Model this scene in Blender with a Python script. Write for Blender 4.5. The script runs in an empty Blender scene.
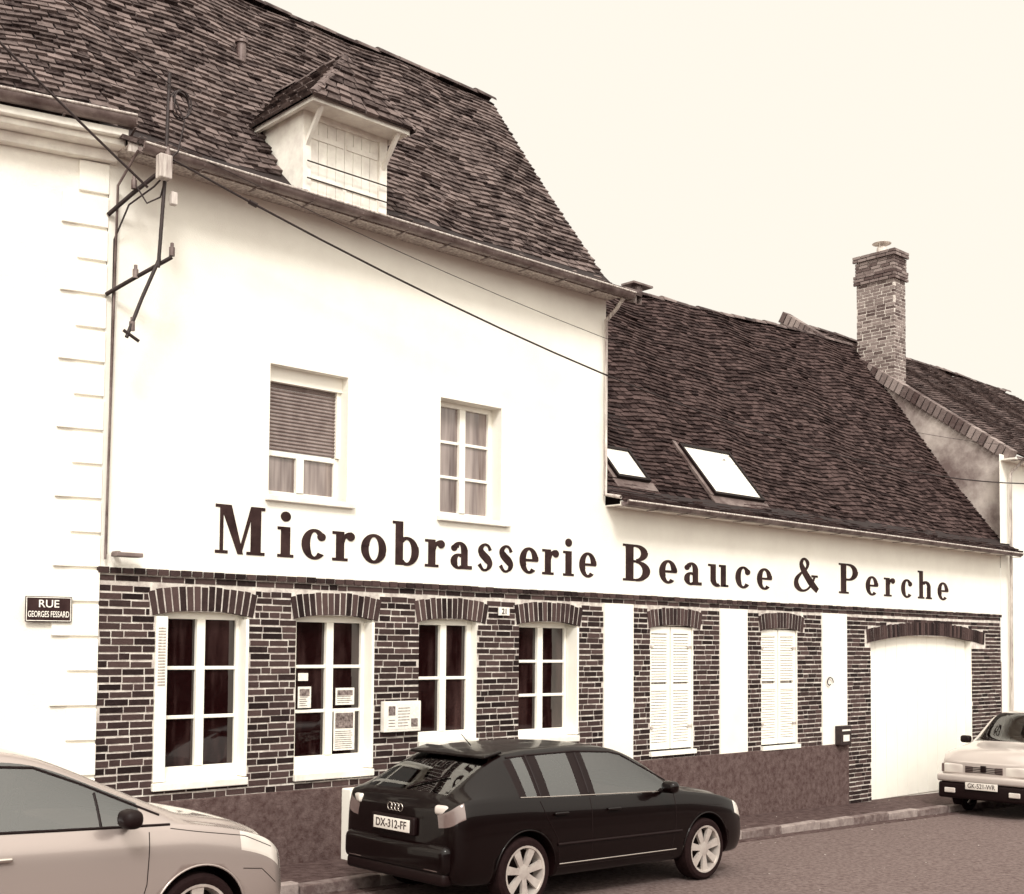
import bpy, math, random, bmesh
from mathutils import Vector, Matrix
from mathutils.bvhtree import BVHTree
random.seed(7)
rnd=random.uniform
scn=bpy.context.scene
COL=scn.collection

# ------------------------------------------------------------------ colours
ST=[(0,(24,6,6)),(.25,(71,51,48)),(.5,(134,117,112)),(.75,(200,187,180)),(1,(255,250,242))]
def lin(c):
    c/=255.0
    return c/12.92 if c<=.04045 else ((c+.055)/1.055)**2.4
def tone(v,k=1.0):
    v=max(0,min(1,v))
    for (a,ca),(b,cb) in zip(ST,ST[1:]):
        if v<=b:
            t=(v-a)/(b-a); break
    c=[lin(ca[i]+(cb[i]-ca[i])*t)*k for i in range(3)]
    return (c[0],min(.95,c[1]*(1.04-.03*v)),min(.95,c[2]*(1.12-.13*v)),1)
MATS={}
def M(name,t0,t1=None,scale=6,rough=.85,bump=0,bscale=60,metal=0,coat=0,island=0,spec=.5,k=.92,lo=.35,hi=.65,detail=5,stretch=None):
    m=bpy.data.materials.new(name); m.use_nodes=True
    nt=m.node_tree; b=nt.nodes['Principled BSDF']
    b.inputs['Roughness'].default_value=rough
    b.inputs['Metallic'].default_value=metal
    b.inputs['Specular IOR Level'].default_value=spec
    b.inputs['Coat Weight'].default_value=coat
    b.inputs['Coat Roughness'].default_value=.04
    if t1 is None: t1=t0
    tc=nt.nodes.new('ShaderNodeTexCoord')
    vec=tc.outputs['Object']
    if stretch:
        mp=nt.nodes.new('ShaderNodeMapping'); mp.inputs['Scale'].default_value=stretch
        nt.links.new(vec,mp.inputs['Vector']); vec=mp.outputs['Vector']
    n=nt.nodes.new('ShaderNodeTexNoise'); n.inputs['Scale'].default_value=scale; n.inputs['Detail'].default_value=detail
    n.inputs['Roughness'].default_value=.65
    nt.links.new(vec,n.inputs['Vector'])
    fac=n.outputs['Fac']
    if island:
        g=nt.nodes.new('ShaderNodeNewGeometry')
        mr=nt.nodes.new('ShaderNodeMapRange'); mr.inputs['From Min'].default_value=0; mr.inputs['From Max'].default_value=1
        mr.inputs['To Min'].default_value=lo-.1; mr.inputs['To Max'].default_value=hi+.1
        nt.links.new(g.outputs['Random Per Island'],mr.inputs['Value'])
        mx=nt.nodes.new('ShaderNodeMix'); mx.data_type='FLOAT'; mx.inputs['Factor'].default_value=island
        nt.links.new(fac,mx.inputs['A']); nt.links.new(mr.outputs['Result'],mx.inputs['B'])
        fac=mx.outputs['Result']
    r=nt.nodes.new('ShaderNodeValToRGB')
    r.color_ramp.elements[0].position=lo; r.color_ramp.elements[0].color=tone(t0,k)
    r.color_ramp.elements[1].position=hi; r.color_ramp.elements[1].color=tone(t1,k)
    nt.links.new(fac,r.inputs['Fac']); nt.links.new(r.outputs['Color'],b.inputs['Base Color'])
    if bump:
        n2=nt.nodes.new('ShaderNodeTexNoise'); n2.inputs['Scale'].default_value=bscale; n2.inputs['Detail'].default_value=2
        nt.links.new(tc.outputs['Object'],n2.inputs['Vector'])
        bp=nt.nodes.new('ShaderNodeBump'); bp.inputs['Strength'].default_value=bump; bp.inputs['Distance'].default_value=.01
        nt.links.new(n2.outputs['Fac'],bp.inputs['Height']); nt.links.new(bp.outputs['Normal'],b.inputs['Normal'])
    MATS[name]=m
    return m
plaster=M('plaster',.955,1,scale=1.2,bump=.3,bscale=90,rough=.9,k=.93,detail=8)
plaster2=M('plaster_old',.91,1,scale=1.5,bump=.35,bscale=60,rough=.9,k=.93,detail=8)
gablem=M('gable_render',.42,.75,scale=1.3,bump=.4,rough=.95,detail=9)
mortar=M('mortar',.66,.92,scale=7,bump=.3,rough=.95)
brick=M('brick',.0,.29,scale=22,island=.7,bump=.6,bscale=80,rough=.85,lo=.36,hi=.80,spec=.3)
brickarch=M('brick_arch',.0,.30,scale=22,island=.7,bump=.6,bscale=80,rough=.85,lo=.3,hi=.7,spec=.3)
brickch=M('brick_chimney',.26,.56,scale=14,island=.7,bump=.6,bscale=80,lo=.3,hi=.7)
plinthm=M('plinth_render',.27,.40,scale=16,bump=.8,bscale=70,rough=.95,detail=10,spec=.2)
tileT=M('roof_tiles_weathered',.0,.50,scale=11,island=.48,bump=.6,rough=.9,lo=.34,hi=.74,spec=.2,detail=7)
tileL=M('roof_tiles_dark',.0,.34,scale=11,island=.48,bump=.6,rough=.9,lo=.39,hi=.80,spec=.2,detail=7)
tileR=M('roof_tiles_far',.0,.42,scale=9,island=.42,bump=.5,rough=.9,lo=.34,hi=.78,spec=.2)
underm=M('roof_underlay',.0,.03)
ridgem=M('ridge_tiles',.08,.5,scale=5,island=.5,rough=.9)
white=M('white_paint',.98,1,scale=3,rough=.5,k=.94)
whiteold=M('white_paint_weathered',.88,1,scale=5,rough=.65,detail=8)
zinc=M('zinc',.30,.52,scale=4,rough=.5,metal=.2)
darkiron=M('dark_iron',.0,.12,scale=20,rough=.6)
letterm=M('sign_letters',.08,.20,scale=5,rough=.8,spec=.2)
winglass=M('window_glass_dark',.0,.24,scale=1.6,rough=.03,spec=1,lo=.46,hi=.78,stretch=(3.2,3.2,.55),detail=3)
winglass2=M('window_glass_curtain',.30,.62,scale=1.4,rough=.05,spec=.9,stretch=(4.5,4.5,.35),detail=3)
wood=M('wood_grey',.55,.85,scale=4,stretch=(8,8,.8),rough=.8)
rollm=M('roller_shutter',.42,.55,scale=6,rough=.6)
asphalt=M('asphalt',.27,.50,scale=20,bump=1,bscale=120,rough=.92,detail=12,lo=.28,hi=.72,spec=.25)
pavem=M('pavement',.18,.36,scale=10,bump=.8,bscale=110,rough=.9,detail=10,spec=.25)
kerbm=M('kerb_stone',.34,.62,scale=8,bump=.6,rough=.9,island=.4)
groundm=M('ground',.3,.42,scale=2,bump=.5)
paper=M('paper',.9,1,scale=30,rough=.6)
papertxt=M('printed_paper',.35,.97,scale=70,rough=.6,lo=.40,hi=.50,stretch=(1,1,2.4))
picm=M('printed_photo',.2,.6,scale=30,rough=.5)
platem=M('plate',.85,.9,rough=.4)
blackp=M('black_plastic',.0,.02,rough=.55,spec=.2,k=.7)
skyglass=M('rooflight_glass_painted_sky',.93,1,scale=2,rough=.08,spec=.8)  # near-white base colour stands for sky reflected in the panes
screenm=M('reflection_screen_dark',.05,.3,scale=6,rough=.9)  # dark tone for the screen added behind the camera

def glassmat(name,tr=.55,ior=1.6):
    m=bpy.data.materials.new(name); m.use_nodes=True; nt=m.node_tree
    for n in list(nt.nodes): nt.nodes.remove(n)
    o=nt.nodes.new('ShaderNodeOutputMaterial'); t=nt.nodes.new('ShaderNodeBsdfTransparent')
    t.inputs['Color'].default_value=(tr,tr*.96,tr*.93,1)
    g=nt.nodes.new('ShaderNodeBsdfGlossy'); g.inputs['Roughness'].default_value=.02
    fr=nt.nodes.new('ShaderNodeFresnel'); fr.inputs['IOR'].default_value=ior
    mx=nt.nodes.new('ShaderNodeMixShader')
    nt.links.new(fr.outputs['Fac'],mx.inputs['Fac']); nt.links.new(t.outputs[0],mx.inputs[1]); nt.links.new(g.outputs[0],mx.inputs[2])
    nt.links.new(mx.outputs[0],o.inputs['Surface'])
    return m
carglass=glassmat('car_glass',.92,2.5)

# ------------------------------------------------------------------ helpers
def empty(name,loc=(0,0,0),rot=(0,0,0)):
    e=bpy.data.objects.new(name,None); e.location=loc; e.rotation_euler=rot; COL.objects.link(e); return e
class MB:
    def __init__(s): s.v=[]; s.f=[]; s.m=[]
    def add(s,vs,fs,mi=0):
        o=len(s.v); s.v+= [tuple(p) for p in vs]
        for f in fs: s.f.append(tuple(i+o for i in f)); s.m.append(mi)
    def box(s,x0,x1,y0,y1,z0,z1,mi=0):
        vs=[(x0,y0,z0),(x1,y0,z0),(x1,y1,z0),(x0,y1,z0),(x0,y0,z1),(x1,y0,z1),(x1,y1,z1),(x0,y1,z1)]
        s.add(vs,[(0,3,2,1),(4,5,6,7),(0,1,5,4),(1,2,6,5),(2,3,7,6),(3,0,4,7)],mi)
    def quad(s,a,b,c,d,mi=0): s.add([a,b,c,d],[(0,1,2,3)],mi)
    def cyl(s,p0,p1,r,n=12,mi=0,r1=None,cap=True):
        p0=Vector(p0);p1=Vector(p1); d=(p1-p0).normalized()
        a=d.orthogonal().normalized(); b=d.cross(a); r1=r if r1 is None else r1
        vs=[p0+(a*math.cos(t)+b*math.sin(t))*r for t in [2*math.pi*i/n for i in range(n)]]+[p1+(a*math.cos(t)+b*math.sin(t))*r1 for t in [2*math.pi*i/n for i in range(n)]]
        fs=[(i,(i+1)%n,n+(i+1)%n,n+i) for i in range(n)]
        if cap: fs+=[tuple(range(n-1,-1,-1)),tuple(range(n,2*n))]
        s.add(vs,fs,mi)
    def obj(s,name,mats,parent=None,smooth=False,bevel=0):
        me=bpy.data.meshes.new(name); me.from_pydata(s.v,[],s.f)
        for m in mats: me.materials.append(m)
        me.polygons.foreach_set('material_index',s.m)
        if smooth: me.polygons.foreach_set('use_smooth',[True]*len(s.f))
        me.update()
        o=bpy.data.objects.new(name,me); COL.objects.link(o)
        if parent: o.parent=parent
        if bevel:
            b=o.modifiers.new('b','BEVEL'); b.width=bevel; b.segments=2; b.limit_method='ANGLE'
        return o
def tube(name,pts,r,mat,parent=None,cyclic=False,res=2):
    c=bpy.data.curves.new(name,'CURVE'); c.dimensions='3D'; c.bevel_depth=r; c.bevel_resolution=res
    sp=c.splines.new('POLY'); sp.points.add(len(pts)-1)
    for i,p in enumerate(pts): sp.points[i].co=(p[0],p[1],p[2],1)
    sp.use_cyclic_u=cyclic
    c.materials.append(mat)
    o=bpy.data.objects.new(name,c); COL.objects.link(o)
    if parent: o.parent=parent
    return o
def text(name,s,size,loc,rot,mat,parent,width=None,ex=.002):
    c=bpy.data.curves.new(name,'FONT'); c.body=s; c.size=size; c.align_x='CENTER'; c.align_y='CENTER'; c.extrude=ex
    c.offset=.0006
    o=bpy.data.objects.new(name,c); COL.objects.link(o); c.materials.append(mat)
    o.location=loc; o.rotation_euler=rot; o.parent=parent
    bpy.context.view_layer.update()
    if width and o.dimensions.x>0: o.scale=(width/o.dimensions.x,1,1)
    return o

# ------------------------------------------------------------------ ground
def pav(x): x=max(-30,min(45,x)); return .114-.022*(x-5)
def road(x): return pav(x)-.10
g=MB()
xs=[-400,-30,-10,0,5,10,15,20,30,45,400]
for a,b in zip(xs,xs[1:]):
    g.quad((a,-400,road(a)-.02),(b,-400,road(b)-.02),(b,400,road(b)-.02),(a,400,road(a)-.02))
g.obj('ground',[groundm])
g=MB()
xs=[-60,-30,-10,0,5,10,15,20,30,45,60]
for a,b in zip(xs,xs[1:]):
    g.quad((a,-8.6,road(a)),(b,-8.6,road(b)),(b,-.95,road(b)),(a,-.95,road(a)))
g.obj('road',[asphalt])
g=MB()
for k in range(110):
    x=rnd(8,24); y=rnd(-4.5,-.1) if k%2 else rnd(-1.6,-1.05); z=(road(x) if y<-.95 else pav(x)+.016)+.006; s_=rnd(.006,.020); t=rnd(0,3)
    g.add([(x+s_*math.cos(t+q*math.pi/2),y+s_*.6*math.sin(t+q*math.pi/2),z+rnd(0,.01)) for q in range(4)],[(0,1,2,3)])
g.obj('litter_and_leaves',[wood])
g=MB()
for a,b in zip(xs,xs[1:]):
    g.quad((a,-.93,pav(a)),(b,-.93,pav(b)),(b,.3,pav(b)+.015),(a,.3,pav(a)+.015))
    g.quad((a,-14,pav(a)),(b,-14,pav(b)),(b,-8.6,pav(b)),(a,-8.6,pav(a)))
g.obj('pavement',[pavem])
g=MB(); x=-20
while x<45:
    L=rnd(.85,1.0); zz=pav(x+L/2); j=rnd(-.006,.006)
    for (ya,yb) in [(-1.06,-.925),(-8.62,-8.48)]:
        g.box(x+.006,x+L-.006,ya+j,yb,zz-.3,zz+.012+j)
    x+=L
g.obj('kerb',[kerbm],bevel=.012)
g=MB(); x=-5
while x<30:
    L=rnd(.16,.22)
    for k in range(2):
        zz=road(x)+.006+rnd(0,.004)
        g.box(x+.006,x+L-.008,-1.22+.08*k,-1.15+.08*k-.006+.005,zz-.05,zz)
    x+=L
g.obj('gutter_setts',[pavem],bevel=.006)
g=MB(); nx,nz=130,10
hv=[[Vector((-35+i*.75,-17+rnd(-.18,.18)-(.0 if j<nz else .3),road(0)-.3+j*.36+rnd(-.08,.08))) for j in range(nz+1)] for i in range(nx+1)]
for i in range(nx):
    for j in range(nz): g.quad(hv[i][j],hv[i][j+1],hv[i+1][j+1],hv[i+1][j])
    g.quad(hv[i][nz],hv[i][nz]+Vector((0,-1.5,0)),hv[i+1][nz]+Vector((0,-1.5,0)),hv[i+1][nz])
g.obj('added_reflection_screen',[screenm])  # unseen bumpy screen added behind the camera to darken reflections in cars and windows

# ------------------------------------------------------------------ generic wall with holes
def wall(mb,x0,x1,z0,z1,holes,y=0.0,depth=.25,mi=0,rmi=0):
    X=sorted(set([x0,x1]+[min(max(h[i],x0),x1) for h in holes for i in (0,1)]))
    Z=sorted(set([z0,z1]+[min(max(h[i],z0),z1) for h in holes for i in (2,3)]))
    for a,b in zip(X,X[1:]):
        for c,d in zip(Z,Z[1:]):
            cx=(a+b)/2; cz=(c+d)/2
            if any(h[0]<cx<h[1] and h[2]<cz<h[3] for h in holes): continue
            mb.quad((a,y,c),(b,y,c),(b,y,d),(a,y,d),mi)
    for h in holes:
        a,b,c,d=h[:4]; D=depth
        mb.quad((a,y,c),(a,y,d),(a,y+D,d),(a,y+D,c),rmi)
        mb.quad((b,y,d),(b,y,c),(b,y+D,c),(b,y+D,d),rmi)
        mb.quad((a,y,d),(b,y,d),(b,y+D,d),(a,y+D,d),rmi)
        mb.quad((b,y,c),(a,y,c),(a,y+D,c),(b,y+D,c),rmi)

brew=empty('brewery_building')
XL,XM,XR=4.87,11.62,22.66
W1=(5.43,6.42,.99,2.60); W2=(6.98,7.96,.98,2.60); W3=(8.59,9.45,1.24,2.60); W4=(10.12,11.13,1.20,2.60)
W5=(12.52,13.43,.92,2.60); W6=(15.01,15.94,.87,2.60); GA=(18.03,21.50,-.45,2.54)
base_holes=[W1,W2,W3,W4,W5,W6,GA]
UA=(6.62,7.58,3.80,5.14); UB=(8.86,9.80,3.77,5.12)
mb=MB()
wall(mb,XL,XR,-.6,2.93,base_holes,0,.24,0,1)
wall(mb,XL,XM,2.93,6.80,[UA,UB],-.012,.26,1,1)
mb.quad((XM,-.012,2.93),(XR,-.012,2.93),(XR,-.012,4.12),(XM,-.012,4.12),1)
mb.quad((XM,-.012,4.1),(XM,5.2,4.1),(XM,5.2,7.0),(XM,-.012,6.80),1)
mb.add([(XM,0.2,7.0),(XM,5.2,7.0),(XM,2.6,10.25)],[(0,1,2)],1)
mb.quad((XL,5.2,-.6),(XR,5.2,-.6),(XR,5.2,4),(XL,5.2,4),1)
mb.obj('walls',[mortar,plaster],brew)

def sub_intervals(x0,x1,cuts):
    iv=[(x0,x1)]
    for a,b in cuts:
        nv=[]
        for p,q in iv:
            if b<=p or a>=q: nv.append((p,q)); continue
            if a>p: nv.append((p,a))
            if b<q: nv.append((b,q))
        iv=nv
    return iv
strips=[(11.60,12.17),(14.01,14.66),(16.59,17.30)]
arches=[(5.37,6.50),(6.92,8.04),(8.53,9.60),(10.05,11.20),(12.46,13.60),(14.95,16.10)]
mb=MB()
def brow(z,h,x0,x1,cuts,off,yf=-.006,pitch=.226):
    for p,q in sub_intervals(x0,x1,cuts):
        x=off-.5+rnd(-.02,.02)
        while x<q:
            L=pitch if random.random()<.8 else .115
            L+=rnd(-.012,.012)
            a=max(p+.003,x+.0065); b=min(q-.003,x+L-.0065); x+=L
            if b-a<.025: continue
            dz=rnd(-.003,.003); dy=rnd(-.002,.002); hh=h*rnd(.9,1.04)
            mb.box(a,b,yf+dy,.02,z+dz,z+hh+dz)
P=.0695
r=0; z=-.36
while z<2.86-.03:
    cuts=[]; zc=z+.03
    for w in base_holes:
        if w[2]-.02<zc<w[3]: cuts.append((w[0]-.0,w[1]+.0))
    for a,b in strips:
        if .78<zc<2.86: cuts.append((a,b))
    if zc>2.56:
        cuts+=arches
    if zc<.82: cuts.append((XL-.1,17.32))
    if zc>2.38:
        hw=2.08; cx=19.95; rise=.15; R=(hw*hw+rise*rise)/(2*rise); cz=2.41+rise-R
        rr=(R+.235); d=zc-cz
        if d<rr: 
            w=math.sqrt(max(0,rr*rr-d*d)); w=min(w,2.1); cuts.append((cx-w,cx+w))
    brow(z,.054,XL,XR,cuts,4.8+(0 if r%2 else .115))
    z+=P; r+=1
brow(2.868,.052,XL,XR,[],4.85)
x=XL-.02
while x<XR:
    mb.box(x,x+.102,-.035+rnd(-.004,.004),.02,2.932,2.985+rnd(-.004,.004)); x+=.118
mb.obj('brickwork',[brick],brew)
mb=MB()
def arch(cx,hw,zs,rise,h,yf,n=None):
    R=(hw*hw+rise*rise)/(2*rise); cz=zs+rise-R; A=math.asin(hw/R)
    n=n or int(2*A*R/.072)
    for i in range(n):
        a0=-A+2*A*(i+.12)/n; a1=-A+2*A*(i+.88)/n
        dy=rnd(-.003,.003); hh=h+rnd(-.012,.004)
        pts=[]
        for y in (yf+dy,.06):
            for (rr,a) in ((R,a0),(R,a1),(R+hh,a1),(R+hh,a0)):
                pts.append((cx+rr*math.sin(a),y,cz+rr*math.cos(a)))
        mb.add(pts,[(0,1,2,3),(0,4,5,1),(1,5,6,2),(2,6,7,3),(3,7,4,0)])
for (a,b) in arches: arch((a+b)/2,(b-a)/2-.02,2.555,.055,.235,-.014)
arch(19.95,2.03,2.41,.15,.225,-.016)
mb.obj('brick_arches',[brickarch],brew)
mb=MB()
def archbed(cx,hw,zs,rise,h,y):
    R=(hw*hw+rise*rise)/(2*rise); cz=zs+rise-R; A=math.asin(hw/R); n=24
    for i in range(n):
        a0=-A+2*A*i/n; a1=-A+2*A*(i+1)/n
        pts=[(cx+rr*math.sin(a),yy,cz+rr*math.cos(a)) for yy in (y,.05) for (rr,a) in ((R+.004,a0),(R+.004,a1),(R+h-.004,a1),(R+h-.004,a0))]
        mb.add(pts,[(0,1,2,3),(0,4,5,1)])
for (a,b) in arches: archbed((a+b)/2,(b-a)/2-.02,2.555,.055,.235,-.005)
archbed(19.95,2.03,2.41,.15,.225,-.005)
mb.obj('arch_mortar',[mortar],brew)
mb=MB()
for a,b in strips: mb.box(a+.004,b-.004,-.022,.03,.80,2.862)
mb.obj('plaster_panels',[plaster],brew)
mb=MB()
mb.box(XL,17.32,-.035,.05,-.5,.815)
mb.obj('plinth',[plinthm],brew,bevel=.01)

# ------------------------------------------------------------------ windows
def window(name,w,cols,rows,yd,fw=.07,mull=.035,rail=.10,glass=winglass,jl=None,jr=None):
    x0,x1,z0,z1=w; mb=MB(); y0,y1=yd,yd+.06
    jl=jl or fw; jr=jr or fw
    mb.box(x0,x0+jl,y0,y1,z0,z1); mb.box(x1-jr,x1,y0,y1,z0,z1)
    mb.box(x0+jl,x1-jr,y0,y1,z1-fw,z1); mb.box(x0+jl,x1-jr,y0,y1,z0,z0+rail)
    gx0,gx1,gz0,gz1=x0+jl,x1-jr,z0+rail,z1-fw
    cw=(gx1-gx0)/cols
    for c in range(1,cols): mb.box(gx0+cw*c-.045,gx0+cw*c+.045,y0-.012,y1-.003,gz0,gz1)
    rh=(gz1-gz0)/rows
    for r in range(1,rows):
        for c in range(cols):
            a=gx0+cw*c+(.046 if c else 0); b=gx0+cw*(c+1)-(.046 if c<cols-1 else 0)
            mb.box(a,b,y0+.008,y1-.006,gz0+rh*r-mull/2,gz0+rh*r+mull/2)
    mb.obj(name,[white],brew,bevel=.006)
    g=MB()
    for c in range(cols):
        for r in range(rows):
            a=gx0+cw*c;b=gx0+cw*(c+1);c0=gz0+rh*r;c1=gz0+rh*(r+1); j=[rnd(-.0025,.0025) for _ in range(4)]
            g.quad((a,y0+.035+j[0],c0),(b,y0+.035+j[1],c0),(b,y0+.035+j[2],c1),(a,y0+.035+j[3],c1))
    g.obj(name+'_glass',[glass],brew)
window('window_1',W1,2,3,.10,jl=.14,rail=.13)
window('window_2',W2,2,3,.12,jl=.09,rail=.16)
window('window_3',W3,2,2,.10,rail=.09)
window('window_4',W4,2,3,.16,rail=.09)
window('upper_window_2',UB,2,3,.16,fw=.06,rail=.07,glass=winglass2)
window('upper_window_1',(UA[0],UA[1],UA[2],4.28),2,1,.16,fw=.05,rail=.07,glass=winglass2)
mb=MB()
mb.box(UA[0],UA[1],.10,.24,4.99,UA[3]); mb.box(UA[0],UA[0]+.045,.13,.22,4.285,4.99); mb.box(UA[1]-.045,UA[1],.13,.22,4.285,4.99)
mb.obj('shutter_box',[white],brew)
mb=MB(); z=4.29
while z<4.985:
    mb.add([(UA[0]+.045,.17,z),(UA[1]-.045,.17,z),(UA[1]-.045,.155,z+.018),(UA[0]+.045,.155,z+.018),(UA[1]-.045,.172,z+.037),(UA[0]+.045,.172,z+.037)],[(0,1,2,3),(3,2,4,5)]); z+=.038
mb.obj('roller_shutter',[rollm],brew)
mb=MB()
mb.box(6.58,7.66,-.07,.16,3.74,3.80); mb.box(8.82,9.92,-.07,.16,3.71,3.77)
for w in (W1,W2,W3,W4): mb.box(w[0]-.01,w[1]+.01,-.045,.12,w[2]-.075,w[2]-.002)
mb.obj('window_sills',[whiteold],brew,bevel=.008)
mb=MB()
for w in (W2,W4): mb.box(w[1]-.035,w[1]-.003,-.03,.15,w[2]+.01,w[3]-.06)
mb.box(W1[1]-.035,W1[1]-.003,-.03,.09,W1[2]+.01,W1[3]-.06)
mb.box(W1[0]+.003,W1[0]+.12,-.02,.02,W1[2]+.01,W1[3]-.05)
mb.obj('folded_shutters',[white],brew)
mb=MB(); z=1.9
while z<2.45:
    mb.box(W1[0]+.025,W1[0]+.10,-.026,-.0215,z,z+.012); z+=.028
mb.obj('shutter_louvres',[wood],brew)
mb=MB()
for w in (W5,W6):
    mid=(w[0]+w[1])/2
    for a,b in ((w[0]+.01,mid-.012),(mid+.012,w[1]-.01)):
        z0,z1=w[2]+.02,w[3]-.02; y0=.03;y1=.065
        mb.box(a,a+.05,y0,y1,z0,z1); mb.box(b-.05,b,y0,y1,z0,z1)
        for zz in (z0,(z0+z1)/2-.04,z1-.09): mb.box(a+.05,b-.05,y0,y1,zz,zz+.09)
        z=z0+.1
        while z<z1-.1:
            if abs(z-(z0+z1)/2)>.06:
                mb.add([(a+.05,y0+.004,z),(b-.05,y0+.004,z),(b-.05,y1-.010,z+.034),(a+.05,y1-.010,z+.034)],[(0,1,2,3)])
            z+=.038
    mb.box(w[0]-.02,w[1]+.02,-.05,.1,w[2]-.06,w[2])
mb.obj('louvred_shutters',[white],brew)
mb=MB()
for w in (W5,W6):
    for zz in (w[2]+.3,w[3]-.3):
        mb.box(w[0]-.03,w[0]+.10,.018,.028,zz,zz+.03); mb.box(w[1]-.10,w[1]+.0,.018,.028,zz,zz+.03)
mb.obj('shutter_hinges',[wood],brew)
g=MB()
for w in (W5,W6): g.quad((w[0],.085,w[2]),(w[1],.085,w[2]),(w[1],.085,w[3]),(w[0],.085,w[3]))
g.obj('shutter_backing',[wood],brew)
g=MB()
posters=[(7.09,7.25,1.64,1.86),(7.56,7.80,1.66,1.84),(7.54,7.81,1.18,1.60),(7.09,7.21,1.92,2.00)]
for a,b,c,d in posters: g.box(a,b,.108,.112,c,d)
g.obj('window_posters',[paper],brew)
g=MB()
for a,b,c,d in posters[:3]:
    g.box(a+.02,b-.02,.106,.108,c+(d-c)*.55,d-.025,0)
    zz=c+.02
    while zz<c+(d-c)*.5:
        g.box(a+.02,b-rnd(.02,.07),.1065,.108,zz,zz+.007); zz+=.022
g.obj('poster_print',[picm],brew)
g=MB()
x=18.03
while x<21.49:
    b=min(x+.345,21.5); g.box(x+.005,b-.005,.12,.16,-.17,2.62); x=b
g.box(18.03,21.5,.135,.2,-.3,2.62)
g.obj('garage_door',[white],brew)
g=MB(); g.box(18.03,21.5,-.02,.2,-.4,-.235); g.obj('garage_threshold',[kerbm],brew)

# ------------------------------------------------------------------ painted lettering
def rect(x0,x1,z0,z1): return [[(x0,z0),(x1,z0),(x1,z1),(x0,z1)]]
def ring(cx,cz,rx,rz,tx,tz,a0,a1,n=26):
    out=[]; tz=tz*1.5; tx=tx*1.08
    for k in range(n):
        s=math.radians(a0+(a1-a0)*k/n); e=math.radians(a0+(a1-a0)*(k+1)/n)
        out.append([(cx+rx*math.cos(s),cz+rz*math.sin(s)),(cx+rx*math.cos(e),cz+rz*math.sin(e)),(cx+(rx-tx)*math.cos(e),cz+(rz-tz)*math.sin(e)),(cx+(rx-tx)*math.cos(s),cz+(rz-tz)*math.sin(s))])
    return out
def ball(cx,cz,rx,rz): return [[(cx+rx*math.cos(t),cz+rz*math.sin(t)) for t in [2*math.pi*i/16 for i in range(16)]]]
def stroke(pts,ws):
    P_=[];W_=[]
    n=len(pts)
    for i in range(n-1):
        p0=pts[max(0,i-1)];p1=pts[i];p2=pts[i+1];p3=pts[min(n-1,i+2)]
        for k in range(5):
            t=k/5
            P_.append(tuple(.5*((2*p1[d])+(-p0[d]+p2[d])*t+(2*p0[d]-5*p1[d]+4*p2[d]-p3[d])*t*t+(-p0[d]+3*p1[d]-3*p2[d]+p3[d])*t**3) for d in (0,1)))
            W_.append(ws[i]+(ws[i+1]-ws[i])*t)
    P_.append(pts[-1]);W_.append(ws[-1])
    L=[]
    for i,p in enumerate(P_):
        a=P_[max(0,i-1)];b=P_[min(len(P_)-1,i+1)]
        dx,dz=b[0]-a[0],b[1]-a[1]; l=math.hypot(dx,dz) or 1
        nx,nz=-dz/l*W_[i]/2,dx/l*W_[i]/2
        L.append(((p[0]+nx,p[1]+nz),(p[0]-nx,p[1]-nz)))
    return [[L[i][0],L[i][1],L[i+1][1],L[i+1][0]] for i in range(len(L)-1)]
xh=.31
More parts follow.
